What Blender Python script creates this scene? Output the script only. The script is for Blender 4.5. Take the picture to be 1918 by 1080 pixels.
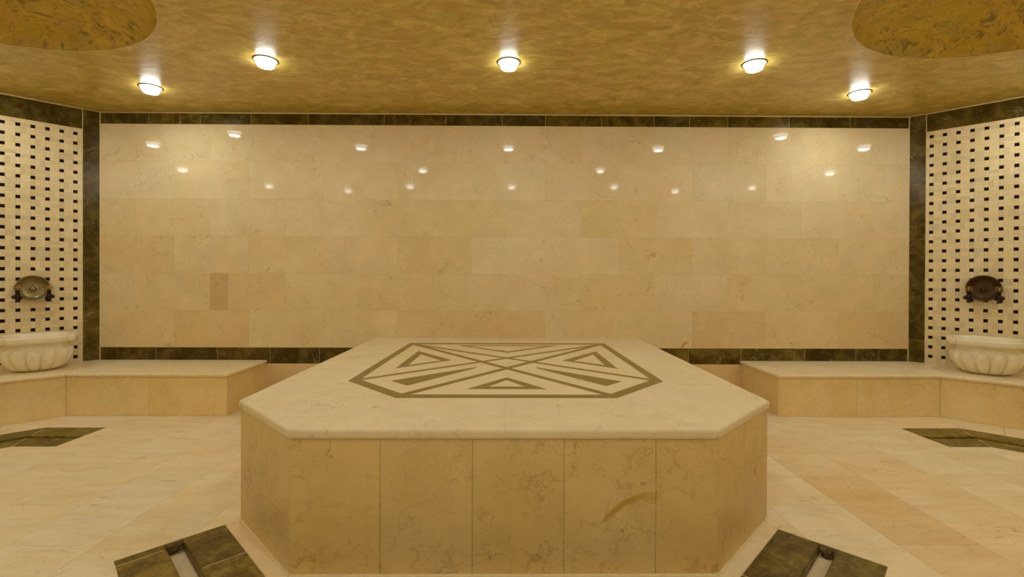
import bpy, math, random
from mathutils import Vector, Matrix
from mathutils.geometry import tessellate_polygon

random.seed(7)
for o in list(bpy.data.objects):
    bpy.data.objects.remove(o)
SC = bpy.context.scene
COL = SC.collection

# ------------------------------------------------------------------ camera, world, exposure
CAM_H = 0.9871
cam_data = bpy.data.cameras.new('camera')
cam_data.sensor_fit = 'HORIZONTAL'
cam_data.sensor_width = 36.0
cam_data.lens = 36.0 * 881.55 / 1918.0
cam_data.shift_y = (521.25 - 540.0) / 1918.0
cam_data.clip_start = 0.02
cam = bpy.data.objects.new('camera', cam_data)
COL.objects.link(cam)
yaw, pitch, roll = -0.00802, -0.00396, -0.00346
Rz = Matrix.Rotation(yaw, 3, 'Z')
Rx = Matrix.Rotation(pitch, 3, 'X')
Ry = Matrix.Rotation(roll, 3, 'Y')
M = Rz @ Rx @ Ry
right, fwd, up = M @ Vector((1, 0, 0)), M @ Vector((0, 1, 0)), M @ Vector((0, 0, 1))
m3 = Matrix((right, up, -fwd)).transposed()
cam.matrix_world = Matrix.Translation((0, 0, CAM_H)) @ m3.to_4x4()
SC.camera = cam

world = bpy.data.worlds.new('world')
SC.world = world
world.use_nodes = True
world.node_tree.nodes['Background'].inputs[0].default_value = (1.0, 0.90, 0.70, 1)
world.node_tree.nodes['Background'].inputs[1].default_value = 0.5

SC.view_settings.view_transform = 'Standard'
SC.view_settings.look = 'None'
SC.view_settings.gamma = 1.0
SC.view_settings.use_curve_mapping = False
SC.view_settings.exposure = 0.61
LAMP_COLOR = (0.99, 1.02, 0.985)
LAMP_STRENGTH = 56.0
SC.cycles.max_bounces = 10
SC.cycles.diffuse_bounces = 6
SC.cycles.glossy_bounces = 4

# ------------------------------------------------------------------ room numbers (metres)
XC = -0.010            # centre line of the room
D = 3.854              # back wall
A = 3.309              # half width of the straight back wall
CH = 1.129             # set-back of the 45 degree walls
ZC = 2.313             # ceiling
ZS = 0.486             # top of the platform
ZB = 0.3005            # top of the benches
BD = 0.546             # bench depth

# ------------------------------------------------------------------ small geometry helpers
def link(o, parent=None):
    COL.objects.link(o)
    if parent is not None:
        o.parent = parent
    return o

def mk(name, verts, faces, mat, parent=None, smooth=False, color=None, loc=None):
    me = bpy.data.meshes.new(name)
    me.from_pydata([tuple(v) for v in verts], [], [tuple(f) for f in faces])
    me.validate()
    me.update()
    if mat is not None:
        me.materials.append(mat)
    if smooth:
        me.polygons.foreach_set('use_smooth', [True] * len(me.polygons))
    o = bpy.data.objects.new(name, me)
    link(o, parent)
    if color is not None:
        o.color = (color[0], color[1], color[2], 1)
    if loc is not None:
        o.location = loc
    return o

def inst(name, me, parent, loc, rot=0.0, color=None):
    o = bpy.data.objects.new(name, me)
    o.location = loc
    o.rotation_euler = (0, 0, rot)
    link(o, parent)
    if color is not None:
        o.color = (color[0], color[1], color[2], 1)
    return o

def empty(name, loc=(0, 0, 0), rz=0.0):
    o = bpy.data.objects.new(name, None)
    o.location = loc
    o.rotation_euler = (0, 0, rz)
    o.empty_display_size = 0.05
    return link(o)

def tag(o, label=None, cat=None, group=None, kind=None):
    if label: o['label'] = label
    if cat: o['category'] = cat
    if group: o['group'] = group
    if kind: o['kind'] = kind
    return o

def area(p):
    return 0.5 * sum(p[i][0] * p[(i + 1) % len(p)][1] - p[(i + 1) % len(p)][0] * p[i][1] for i in range(len(p)))

def ccw(p):
    return list(p) if area(p) > 0 else list(reversed(p))

def half(poly, a, b, keep_left):
    """the part of a convex polygon on one side of the line a -> b"""
    out = []
    n = len(poly)
    def sd(p):
        s = (b[0] - a[0]) * (p[1] - a[1]) - (b[1] - a[1]) * (p[0] - a[0])
        return s if keep_left else -s
    for i in range(n):
        p, q = poly[i], poly[(i + 1) % n]
        sp, sq = sd(p), sd(q)
        if sp >= 0: out.append(p)
        if (sp > 0 and sq < 0) or (sp < 0 and sq > 0):
            t = sp / (sp - sq)
            out.append((p[0] + t * (q[0] - p[0]), p[1] + t * (q[1] - p[1])))
    return out

def clip(poly, conv):
    for i in range(len(conv)):
        poly = half(poly, conv[i], conv[(i + 1) % len(conv)], True)
        if len(poly) < 3: return []
    return poly

def subtract(poly, conv):
    out, rest = [], poly
    for i in range(len(conv)):
        a, b = conv[i], conv[(i + 1) % len(conv)]
        o = half(rest, a, b, False)
        if len(o) >= 3 and abs(area(o)) > 1e-5: out.append(o)
        rest = half(rest, a, b, True)
        if len(rest) < 3 or abs(area(rest)) < 1e-6:
            return out
    return out

def offset_poly(poly, dist):
    """move edge i (vertex i -> i+1) of a ccw polygon inwards by dist[i]"""
    n = len(poly)
    lines = []
    for i in range(n):
        a, b = Vector(poly[i]), Vector(poly[(i + 1) % n])
        d = (b - a).normalized()
        nrm = Vector((-d.y, d.x))
        lines.append((a + nrm * dist[i], d))
    res = []
    for i in range(n):
        p, d = lines[i - 1]
        q, e = lines[i]
        cr = d.x * e.y - d.y * e.x
        if abs(cr) < 1e-6:
            res.append((q.x, q.y))
        else:
            w = q - p
            t = (w.x * e.y - w.y * e.x) / cr
            res.append((p.x + t * d.x, p.y + t * d.y))
    return res

def prism(poly, z0, z1, v=None, f=None):
    v = [] if v is None else v
    f = [] if f is None else f
    poly = ccw(poly)
    n, b = len(poly), len(v)
    v += [(p[0], p[1], z0) for p in poly] + [(p[0], p[1], z1) for p in poly]
    f.append([b + n - 1 - i for i in range(n)])
    f.append([b + n + i for i in range(n)])
    for i in range(n):
        j = (i + 1) % n
        f.append([b + i, b + j, b + n + j, b + n + i])
    return v, f

def loft(rings, cap0=True, cap1=True):
    """rings of equal length, each a list of 3D points, ccw seen from above, bottom to top"""
    n = len(rings[0])
    v = [p for r in rings for p in r]
    f = []
    for k in range(len(rings) - 1):
        for i in range(n):
            j = (i + 1) % n
            f.append([k * n + i, k * n + j, (k + 1) * n + j, (k + 1) * n + i])
    if cap0: f.append([n - 1 - i for i in range(n)])
    if cap1: f.append([(len(rings) - 1) * n + i for i in range(n)])
    return v, f

def slab(name, poly, flags, z0, z1, mat, parent, r=None, color=None, inset=0.0004):
    """stone slab: flagged edges get a rounded nose, the others a hairline joint"""
    # keep flags tied to edges when the orientation flips
    if area(poly) < 0:
        n = len(poly)
        poly = list(reversed(poly))
        flags = [flags[(n - 2 - i) % n] for i in range(n)]
    t = z1 - z0
    r = r or t / 2
    rings = []
    def ring(off, z):
        d = [off if fl else inset for fl in flags]
        q = offset_poly(poly, d)
        rings.append([(x, y, z) for x, y in q])
    ring(r * 0.75, z0)
    for a in (-60, -30, 0):
        ring(r * (1 - math.cos(math.radians(a))) * 0.75, z0 + r + r * math.sin(math.radians(a)))
    for a in (0, 22, 45, 62, 78, 90):
        if a == 0 and abs(z1 - r - (z0 + r)) < 1e-5: continue
        ring(r * (1 - math.cos(math.radians(a))), z1 - r + r * math.sin(math.radians(a)))
    v, f = loft(rings)
    return mk(name, v, f, mat, parent, color=color)

def face_box(u0, u1, w0, w1, t=0.010, b=0.0007, gap=0.0006):
    """tile in the x (u) / z (w) plane whose face lies at y = 0 and body goes to y = +t; tiny arris"""
    u0 += gap; u1 -= gap; w0 += gap; w1 -= gap
    v = [(u0 + b, 0, w0 + b), (u1 - b, 0, w0 + b), (u1 - b, 0, w1 - b), (u0 + b, 0, w1 - b),
         (u0, b, w0), (u1, b, w0), (u1, b, w1), (u0, b, w1),
         (u0, t, w0), (u1, t, w0), (u1, t, w1), (u0, t, w1)]
    f = [(0, 1, 2, 3), (4, 5, 1, 0), (5, 6, 2, 1), (6, 7, 3, 2), (7, 4, 0, 3),
         (8, 9, 5, 4), (9, 10, 6, 5), (10, 11, 7, 6), (11, 8, 4, 7), (11, 10, 9, 8)]
    return v, f

def lathe(profile, n=32, closed=False):
    """profile of (r, z) from the bottom up, turned about z"""
    v, f = [], []
    m = len(profile)
    for i in range(n):
        a = 2 * math.pi * i / n
        for r, z in profile:
            v.append((r * math.cos(a), r * math.sin(a), z))
    for i in range(n):
        j = (i + 1) % n
        for k in range(m - 1 if not closed else m):
            l = (k + 1) % m
            f.append((i * m + k, j * m + k, j * m + l, i * m + l))
    return v, f

def tube(pts, rad, n=10, v=None, f=None):
    v = [] if v is None else v
    f = [] if f is None else f
    pts = [Vector(p) for p in pts]
    rads = rad if isinstance(rad, (list, tuple)) else [rad] * len(pts)
    b = len(v)
    for i, p in enumerate(pts):
        d = (pts[min(i + 1, len(pts) - 1)] - pts[max(i - 1, 0)]).normalized()
        ref = Vector((0, 0, 1)) if abs(d.z) < 0.9 else Vector((1, 0, 0))
        s = d.cross(ref).normalized()
        t = s.cross(d)
        for k in range(n):
            a = 2 * math.pi * k / n
            v.append(tuple(p + (s * math.cos(a) + t * math.sin(a)) * rads[i]))
    for i in range(len(pts) - 1):
        for k in range(n):
            l = (k + 1) % n
            f.append((b + i * n + k, b + (i + 1) * n + k, b + (i + 1) * n + l, b + i * n + l))
    f.append([b + k for k in range(n)])
    f.append([b + (len(pts) - 1) * n + n - 1 - k for k in range(n)])
    return v, f

def ball(c, r, v, f, n=14, m=8, sz=1.0):
    b = len(v)
    for i in range(m + 1):
        a = math.pi * i / m
        for k in range(n):
            t = 2 * math.pi * k / n
            v.append((c[0] + r * math.sin(a) * math.cos(t), c[1] + r * math.sin(a) * math.sin(t), c[2] - r * sz * math.cos(a)))
    for i in range(m):
        for k in range(n):
            l = (k + 1) % n
            f.append((b + i * n + k, b + i * n + l, b + (i + 1) * n + l, b + (i + 1) * n + k))
    return v, f

def torus(c, R, r, ax, v, f, n=16, m=8):
    """ring about the axis ax"""
    ax = Vector(ax).normalized()
    ref = Vector((0, 0, 1)) if abs(ax.z) < 0.9 else Vector((1, 0, 0))
    s = ax.cross(ref).normalized(); t = ax.cross(s)
    b = len(v); c = Vector(c)
    for i in range(n):
        a = 2 * math.pi * i / n
        e = s * math.cos(a) + t * math.sin(a)
        for k in range(m):
            q = 2 * math.pi * k / m
            v.append(tuple(c + e * (R + r * math.cos(q)) + ax * r * math.sin(q)))
    for i in range(n):
        j = (i + 1) % n
        for k in range(m):
            l = (k + 1) % m
            f.append((b + i * m + k, b + i * m + l, b + j * m + l, b + j * m + k))
    return v, f

# ------------------------------------------------------------------ materials
class NT:
    def __init__(s, name):
        s.m = bpy.data.materials.new(name)
        s.m.use_nodes = True
        s.t = s.m.node_tree
        s.b = s.t.nodes['Principled BSDF']
    def n(s, typ, **kw):
        x = s.t.nodes.new(typ)
        for k, v in kw.items():
            setattr(x, k, v)
        return x
    def put(s, sock, val):
        if isinstance(val, bpy.types.NodeSocket): s.t.links.new(val, sock)
        elif isinstance(val, (tuple, list)) and len(val) == 3 and sock.type == 'RGBA': sock.default_value = (*val, 1)
        else: sock.default_value = val
    def math(s, op, a, b=0.0, c=0.0, clamp=False):
        x = s.n('ShaderNodeMath', operation=op, use_clamp=clamp)
        s.put(x.inputs[0], a); s.put(x.inputs[1], b); s.put(x.inputs[2], c)
        return x.outputs[0]
    def vmath(s, op, a, b):
        x = s.n('ShaderNodeVectorMath', operation=op)
        s.put(x.inputs[0], a); s.put(x.inputs[1], b)
        return x.outputs[0]
    def noise(s, vec, scale, detail=4, rough=0.55, dist=0.0):
        x = s.n('ShaderNodeTexNoise')
        s.put(x.inputs['Vector'], vec)
        x.inputs['Scale'].default_value = scale
        x.inputs['Detail'].default_value = detail
        x.inputs['Roughness'].default_value = rough
        x.inputs['Distortion'].default_value = dist
        return x
    def ramp(s, fac, stops, interp='LINEAR'):
        x = s.n('ShaderNodeValToRGB')
        x.color_ramp.interpolation = interp
        while len(x.color_ramp.elements) > 1:
            x.color_ramp.elements.remove(x.color_ramp.elements[-1])
        for i, (p, c) in enumerate(stops):
            e = x.color_ramp.elements[0] if i == 0 else x.color_ramp.elements.new(p)
            e.position = p
            e.color = (c, c, c, 1) if isinstance(c, (int, float)) else (*c, 1)
        s.put(x.inputs[0], fac)
        return x.outputs[0]
    def mix(s, fac, a, b, mode='MIX'):
        x = s.n('ShaderNodeMix', data_type='RGBA', blend_type=mode)
        s.put(x.inputs[0], fac); s.put(x.inputs[6], a); s.put(x.inputs[7], b)
        return x.outputs[2]
    def bump(s, h, strength, dist=0.001):
        x = s.n('ShaderNodeBump')
        x.inputs['Strength'].default_value = strength
        x.inputs['Distance'].default_value = dist
        s.put(x.inputs['Height'], h)
        s.put(s.b.inputs['Normal'], x.outputs[0])
    def coords(s, stretch=(1, 1, 1), shuffle=True):
        g = s.n('ShaderNodeNewGeometry').outputs['Position']
        if shuffle:
            r = s.n('ShaderNodeObjectInfo').outputs['Random']
            c = s.n('ShaderNodeCombineXYZ')
            for i, k in enumerate((31.0, 17.0, 23.0)):
                s.put(c.inputs[i], s.math('MULTIPLY', r, k))
            g = s.vmath('ADD', g, c.outputs[0])
        if stretch != (1, 1, 1):
            g = s.vmath('MULTIPLY', g, stretch)
        return g

def marble(name, base, warm, vein, rough=0.1, ior_level=0.2, vein_amt=0.5, scale=1.0, shuffle=True,
           stretch=(1, 1, 1), attr=False, mottle=0.5, stains=(), rr=0.04, crackle=0.0, diag=0.0):
    s = NT(name)
    p = s.coords(stretch, shuffle)
    big = s.noise(p, 2.6 * scale, 5, 0.6, 0.6).outputs[0]
    col = s.mix(s.math('MULTIPLY', s.ramp(big, [(0.40, 0.0), (0.68, 1.0)]), mottle), base, warm)
    # cloudy light patches
    c2 = s.noise(s.vmath('ADD', p, (5.3, 2.1, 7.7)), 5.5 * scale, 6, 0.65, 0.3).outputs[0]
    col = s.mix(1.0, col, s.ramp(c2, [(0.3, (0.93, 0.925, 0.91)), (0.7, (1.05, 1.05, 1.06))]), 'MULTIPLY')
    # hairline veins: level lines of a distorted noise, broken up by a second one
    wob = s.noise(p, 9.0 * scale, 3, 0.6)
    wv = s.vmath('ADD', p, s.vmath('MULTIPLY', wob.outputs[1], (0.10, 0.10, 0.10)))
    rosy = s.noise(s.vmath('ADD', p, (2.2, 9.4, 3.1)), 3.1 * scale, 5, 0.6, 0.5).outputs[0]
    col = s.mix(s.math('MULTIPLY', s.ramp(rosy, [(0.50, 0.0), (0.70, 1.0)]), 0.5 * mottle), col, s.mix(1.0, col, (1.02, 0.90, 0.78), 'MULTIPLY'))
    if crackle:
        vo = s.n('ShaderNodeTexVoronoi', feature='DISTANCE_TO_EDGE')
        wob2 = s.noise(p, 4.0 * scale, 5, 0.62)
        s.put(vo.inputs['Vector'], s.vmath('MULTIPLY', s.vmath('ADD', p, s.vmath('MULTIPLY', wob2.outputs[1], (0.30, 0.30, 0.30))), (1.0, 1.0, 1.35)))
        vo.inputs['Scale'].default_value = 4.6 * scale
        ln = s.ramp(vo.outputs['Distance'], [(0.0, 1.0), (0.014, 0.25), (0.035, 0.0)])
        bk_ = s.ramp(s.noise(s.vmath('ADD', p, (7.0, 2.0, 6.0)), 3.6 * scale, 4, 0.65).outputs[0], [(0.44, 0.0), (0.60, 1.0)])
        col = s.mix(s.math('MULTIPLY', s.math('MULTIPLY', ln, bk_), crackle), col, vein)
        # long slanting veins
        if diag:
            sp_ = s.n('ShaderNodeSeparateXYZ'); s.put(sp_.inputs[0], p)
            along = s.math('ADD', s.math('MULTIPLY', sp_.outputs[0], 0.80), s.math('MULTIPLY', sp_.outputs[2], 0.60))
            across = s.math('SUBTRACT', s.math('MULTIPLY', sp_.outputs[2], 0.80), s.math('MULTIPLY', sp_.outputs[0], 0.60))
            cb = s.n('ShaderNodeCombineXYZ')
            s.put(cb.inputs[0], s.math('MULTIPLY', along, 1.3)); s.put(cb.inputs[1], sp_.outputs[1]); s.put(cb.inputs[2], s.math('MULTIPLY', across, 3.6))
            vec = s.vmath('ADD', cb.outputs[0], s.vmath('MULTIPLY', s.noise(p, 7.0, 5, 0.68).outputs[1], (0.30, 0.30, 0.62)))
            nz = s.noise(vec, 1.5, 3, 0.5, 0.3).outputs[0]
            for lv, am in ((0.44, 0.5), (0.50, 0.8), (0.57, 0.6)):
                dd = s.math('ABSOLUTE', s.math('SUBTRACT', nz, lv))
                l2 = s.ramp(dd, [(0.0, 1.0), (0.0035, 0.5), (0.011, 0.0)])
                b2 = s.ramp(s.noise(s.vmath('ADD', p, (lv * 20, 4.0, 1.0)), 5.0, 4, 0.65).outputs[0], [(0.43, 0.0), (0.56, 1.0)])
                col = s.mix(s.math('MULTIPLY', s.math('MULTIPLY', l2, b2), am * diag), col, vein)
    for sc_, w, amt, thr in ((4.2 * scale, 0.0065, 0.7, 0.47), (9.5 * scale, 0.0085, 0.5, 0.47), (17.0 * scale, 0.010, 0.35, 0.50)):
        nz = s.noise(s.vmath('ADD', wv, (sc_, 1.7, 4.1)), sc_, 2, 0.5, 0.8).outputs[0]
        dd = s.math('ABSOLUTE', s.math('SUBTRACT', nz, 0.5))
        line = s.ramp(dd, [(0.0, 1.0), (w, 0.0)])
        brk = s.ramp(s.noise(s.vmath('ADD', p, (1.0, sc_, 9.0)), 3.3 * scale, 3, 0.6).outputs[0], [(thr, 0.0), (thr + 0.13, 1.0)])
        fac = s.math('MULTIPLY', s.math('MULTIPLY', line, brk), amt * vein_amt)
        col = s.mix(fac, col, vein)
    # small dark flecks
    fl = s.noise(s.vmath('ADD', p, (8, 8, 3)), 26 * scale, 3, 0.7, 1.0).outputs[0]
    col = s.mix(s.math('MULTIPLY', s.ramp(fl, [(0.66, 0.0), (0.74, 1.0)]), 0.35 * vein_amt), col, vein)
    # rust stains with a place of their own
    if stains:
        pos = s.n('ShaderNodeNewGeometry').outputs['Position']
        sep = s.n('ShaderNodeSeparateXYZ'); s.put(sep.inputs[0], pos)
        for (cx, cz, ang, ln, wd, colr, amt) in stains:
            dx = s.math('SUBTRACT', sep.outputs[0], cx); dz = s.math('SUBTRACT', sep.outputs[2], cz)
            ca, sa = math.cos(ang), math.sin(ang)
            u = s.math('ADD', s.math('MULTIPLY', dx, ca), s.math('MULTIPLY', dz, sa))
            w = s.math('SUBTRACT', s.math('MULTIPLY', dz, ca), s.math('MULTIPLY', dx, sa))
            w = s.math('ADD', w, s.math('MULTIPLY', s.math('SUBTRACT', wob.outputs[0], 0.5), wd * 3.0))
            w = s.math('ADD', w, s.math('MULTIPLY', s.math('MULTIPLY', u, u), 2.2))
            e = s.math('ADD', s.math('POWER', s.math('ABSOLUTE', s.math('DIVIDE', u, ln)), 2.0), s.math('POWER', s.math('ABSOLUTE', s.math('DIVIDE', w, wd)), 2.0))
            col = s.mix(s.math('MULTIPLY', s.ramp(e, [(0.15, 1.0), (1.0, 0.0)]), amt), col, colr)
    col = s.mix(1.0, col, s.n('ShaderNodeObjectInfo').outputs['Color'], 'MULTIPLY')
    if attr:
        a = s.n('ShaderNodeAttribute', attribute_name='tint')
        col = s.mix(1.0, col, a.outputs['Color'], 'MULTIPLY')
    s.put(s.b.inputs['Base Color'], col)
    s.put(s.b.inputs['Roughness'], s.math('ADD', s.math('MULTIPLY', c2, rr), rough - rr / 2))
    s.b.inputs['Specular IOR Level'].default_value = ior_level
    return s.m

def dark_marble(name, rough=0.18, ior_level=0.22, scale=1.0, lift=1.6, haze=0.4):
    s = NT(name)
    p = s.coords()
    big = s.noise(p, 6 * scale, 5, 0.62, 0.8).outputs[0]
    col = s.ramp(big, [(0.3, (0.026 * lift, 0.0155 * lift, 0.0010 * lift)), (0.5, (0.050 * lift, 0.033 * lift, 0.0020 * lift)), (0.72, (0.115 * lift, 0.083 * lift, 0.012 * lift))])
    hz = s.noise(s.vmath('ADD', p, (3.0, 6.0, 9.0)), 11 * scale, 6, 0.7, 1.0).outputs[0]
    col = s.mix(s.math('MULTIPLY', s.ramp(hz, [(0.50, 0.0), (0.66, 1.0)]), haze), col, (0.20 , 0.150, 0.055))
    wob = s.noise(p, 8 * scale, 3, 0.6)
    wv = s.vmath('ADD', p, s.vmath('MULTIPLY', wob.outputs[1], (0.12, 0.12, 0.12)))
    for sc_, w, amt, thr in ((5.0, 0.012, 0.8, 0.5), (13.0, 0.012, 0.55, 0.48)):
        nz = s.noise(s.vmath('ADD', wv, (sc_, 3.7, 1.1)), sc_ * scale, 2, 0.5, 0.6).outputs[0]
        line = s.ramp(s.math('ABSOLUTE', s.math('SUBTRACT', nz, 0.5)), [(0.0, 1.0), (w, 0.0)])
        brk = s.ramp(s.noise(s.vmath('ADD', p, (4.0, sc_, 2.0)), 5.0 * scale, 3, 0.6).outputs[0], [(thr, 0.0), (thr + 0.15, 1.0)])
        col = s.mix(s.math('MULTIPLY', s.math('MULTIPLY', line, brk), amt), col, (0.34, 0.26, 0.115))
    col = s.mix(1.0, col, s.n('ShaderNodeObjectInfo').outputs['Color'], 'MULTIPLY')
    s.put(s.b.inputs['Base Color'], col)
    s.b.inputs['Roughness'].default_value = rough
    s.b.inputs['Specular IOR Level'].default_value = ior_level
    return s.m

def plain(name, col, rough=0.5, metal=0.0, ior_level=0.4, bump_scale=0, bump_amt=0.0, vary=0.0, vary_scale=20):
    s = NT(name)
    c = col
    if vary:
        nz = s.noise(s.coords(), vary_scale, 4, 0.6).outputs[0]
        lo = tuple(x * (1 - vary) for x in col); hi = tuple(min(1, x * (1 + vary)) for x in col)
        c = s.ramp(nz, [(0.3, lo), (0.7, hi)])
    s.put(s.b.inputs['Base Color'], c)
    s.b.inputs['Roughness'].default_value = rough
    s.b.inputs['Metallic'].default_value = metal
    s.b.inputs['Specular IOR Level'].default_value = ior_level
    if bump_scale:
        s.bump(s.noise(s.coords(), bump_scale, 4, 0.6).outputs[0], bump_amt, 0.002)
    return s.m

BASE = (0.76, 0.625, 0.36)
WARM = (0.73, 0.58, 0.29)
VEIN = (0.26, 0.165, 0.04)
MAT_WALL = marble('cream_marble_wall', BASE, WARM, VEIN, rough=0.05, ior_level=0.10, vein_amt=0.6, crackle=0.16, mottle=0.7, rr=0.01,
                  stains=((1.452, 0.435, math.radians(40), 0.052, 0.013, (0.50, 0.29, 0.012), 0.85),))
MAT_FLOOR = marble('cream_marble_floor', (0.84, 0.72, 0.46), (0.79, 0.64, 0.345), (0.36, 0.25, 0.08), rough=0.38,
                   ior_level=0.16, vein_amt=0.85, crackle=0.22, stretch=(0.6, 1.9, 1), mottle=1.0, scale=1.2)
MAT_SLAB = marble('cream_marble_slab', (0.78, 0.66, 0.40), (0.76, 0.62, 0.34), (0.38, 0.27, 0.09), rough=0.34,
                  ior_level=0.18, vein_amt=0.9, crackle=0.28, shuffle=False)
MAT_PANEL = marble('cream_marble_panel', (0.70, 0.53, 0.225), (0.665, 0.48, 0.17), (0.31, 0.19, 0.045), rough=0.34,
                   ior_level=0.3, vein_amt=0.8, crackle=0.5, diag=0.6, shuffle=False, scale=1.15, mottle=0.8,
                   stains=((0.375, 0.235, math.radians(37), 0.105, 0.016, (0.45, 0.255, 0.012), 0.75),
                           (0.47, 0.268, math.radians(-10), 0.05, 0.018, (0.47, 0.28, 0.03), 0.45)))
MAT_BENCH = marble('cream_marble_bench_panel', (0.84, 0.66, 0.33), (0.80, 0.60, 0.25), (0.36, 0.23, 0.06), rough=0.34,
                   ior_level=0.25, vein_amt=0.5, crackle=0.22, diag=0.2, scale=1.2, mottle=0.8)
MAT_MOSAIC = marble('cream_mosaic_tile', (0.82, 0.69, 0.41), (0.79, 0.65, 0.35), VEIN, rough=0.16, ior_level=0.3, vein_amt=0.2, scale=2.0)
MAT_MOSAIC_STUFF = marble('cream_mosaic_tiles', (0.82, 0.69, 0.41), (0.79, 0.65, 0.35), VEIN, rough=0.16, ior_level=0.3, vein_amt=0.2, scale=2.0, attr=True)
MAT_DARK = dark_marble('dark_green_brown_marble')
MAT_DARK_FLOOR = dark_marble('dark_marble_floor', rough=0.38, ior_level=0.2, scale=2.4, lift=2.8, haze=0.75)
MAT_DOT = plain('black_mosaic_dot', (0.010, 0.003, 0.001), 0.35, ior_level=0.12, vary=0.5, vary_scale=15)
MAT_GROUT = plain('cream_grout', (0.66, 0.53, 0.28), 0.8, vary=0.12)
MAT_CAULK = plain('pale_caulk', (0.80, 0.66, 0.36), 0.55, vary=0.1)
MAT_INLAY_DARK = plain('brown_inlay_stone', (0.235, 0.155, 0.03), 0.3, vary=0.12, vary_scale=30)
MAT_INLAY_LIGHT = marble('pale_inlay_stone', (0.80, 0.66, 0.38), (0.77, 0.62, 0.34), (0.5, 0.38, 0.16), rough=0.28, ior_level=0.3, vein_amt=0.25)
MAT_BASIN = marble('white_basin_marble', (0.90, 0.82, 0.60), (0.87, 0.75, 0.48), (0.50, 0.34, 0.12), rough=0.25, ior_level=0.4, vein_amt=0.4, scale=2.5)
MAT_PAINT = plain('cream_wall_finish', (0.72, 0.59, 0.33), 0.45, vary=0.08, vary_scale=3)

def ceiling_mat(name, c_lo, c_mid, c_hi, dash, dash_amt, rough=0.33, stretch=(1.0, 1.7, 1.0), dash_scale=9):
    s = NT(name)
    p = s.coords(stretch, False)
    wob = s.noise(p, 2.2, 3, 0.6)
    wv = s.vmath('ADD', p, s.vmath('MULTIPLY', wob.outputs[1], (0.45, 0.45, 0.45)))
    a = s.noise(wv, 8.0, 7, 0.68, 0.6).outputs[0]
    col = s.ramp(a, [(0.36, c_lo), (0.50, c_mid), (0.64, c_hi)])
    b = s.noise(s.vmath('ADD', wv, (3, 7, 1)), 5.5, 6, 0.64, 0.5).outputs[0]
    col = s.mix(s.math('MULTIPLY', s.ramp(b, [(0.50, 0.0), (0.62, 1.0)]), 0.6), col, (0.46, 0.37, 0.075))     # greenish clouds
    c = s.noise(s.vmath('ADD', wv, (9, 1, 4)), 7.0, 6, 0.64, 0.5).outputs[0]
    col = s.mix(s.math('MULTIPLY', s.ramp(c, [(0.52, 0.0), (0.64, 1.0)]), 0.6), col, (0.56, 0.32, 0.08))      # rosy clouds
    d = s.noise(s.vmath('MULTIPLY', wv, (1.0, 1.6, 1.0)), dash_scale, 5, 0.7, 0.8).outputs[0]
    col = s.mix(s.math('MULTIPLY', s.ramp(d, [(0.54, 0.0), (0.62, 1.0)]), dash_amt), col, dash)
    col = s.mix(1.0, col, s.n('ShaderNodeObjectInfo').outputs['Color'], 'MULTIPLY')
    s.put(s.b.inputs['Base Color'], col)
    s.put(s.b.inputs['Roughness'], s.math('ADD', s.math('MULTIPLY', a, 0.12), rough - 0.06))
    s.b.inputs['Specular IOR Level'].default_value = 0.65
    s.bump(s.noise(wv, 9, 6, 0.6).outputs[0], 0.35, 0.004)
    return s.m
MAT_CEIL = ceiling_mat('polished_ceiling_plaster', (0.43, 0.30, 0.035), (0.60, 0.45, 0.10), (0.74, 0.58, 0.20), (0.36, 0.24, 0.03), 0.35)
MAT_DOME = ceiling_mat('ochre_dome_plaster', (0.50, 0.34, 0.012), (0.62, 0.43, 0.025), (0.70, 0.50, 0.06), (0.20, 0.17, 0.03), 0.85, rough=0.45, stretch=(1.0, 1.6, 1.0), dash_scale=19)

def emit_mat(name, col, strength):
    s = NT(name)
    s.put(s.b.inputs['Base Color'], (0.8, 0.8, 0.8))
    s.put(s.b.inputs['Emission Color'], col)
    s.b.inputs['Emission Strength'].default_value = strength
    s.b.inputs['Roughness'].default_value = 0.4
    return s.m
MAT_LAMP = emit_mat('lit_frosted_glass', LAMP_COLOR, LAMP_STRENGTH * 0.30)
MAT_LENS = emit_mat('lit_lamp_lens', LAMP_COLOR, LAMP_STRENGTH * 1.75)
MAT_CHROME = plain('dull_chrome', (0.22, 0.20, 0.15), 0.3, 1.0)
MAT_PEWTER = plain('tinned_copper', (0.27, 0.215, 0.085), 0.36, 0.7, vary=0.22, vary_scale=18, bump_scale=40, bump_amt=0.15)
MAT_COPPER = plain('aged_dark_copper', (0.070, 0.032, 0.005), 0.5, 0.4, vary=0.25, vary_scale=14, bump_scale=40, bump_amt=0.12)
MAT_BRONZE = plain('dark_bronze', (0.035, 0.022, 0.016), 0.25, 0.8, vary=0.3)
MAT_BRASS = plain('worn_brass', (0.52, 0.36, 0.10), 0.25, 1.0, vary=0.3, vary_scale=60)
MAT_DIRT = plain('crumbled_mortar', (0.12, 0.075, 0.02), 0.9, vary=0.6, vary_scale=60, bump_scale=60, bump_amt=0.8)

def tone(base=(1, 1, 1), j=0.03, w=0.03):
    k = 1 + random.uniform(-j, j)
    y = random.uniform(-w, w)
    return (base[0] * k * (1 + 0.15 * y), base[1] * k * (1 - 0.4 * y), base[2] * k * (1 - 2.4 * y))

# ------------------------------------------------------------------ paths round the two octagonal ends
def mirror(side, x):
    return x if side < 0 else 2 * XC - x

def path_for(side, end_x=None):
    """wall corners from the back wall round the end of the room; inward normal is on the left for side -1"""
    e = -1.9655 if end_x is None else end_x
    pts = [(e, D), (XC - A, D), (XC - A - CH, D - CH), (XC - A - CH, CH), (XC - A, 0.0), (e, 0.0)]
    return [(mirror(side, x), y) for x, y in pts]

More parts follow.
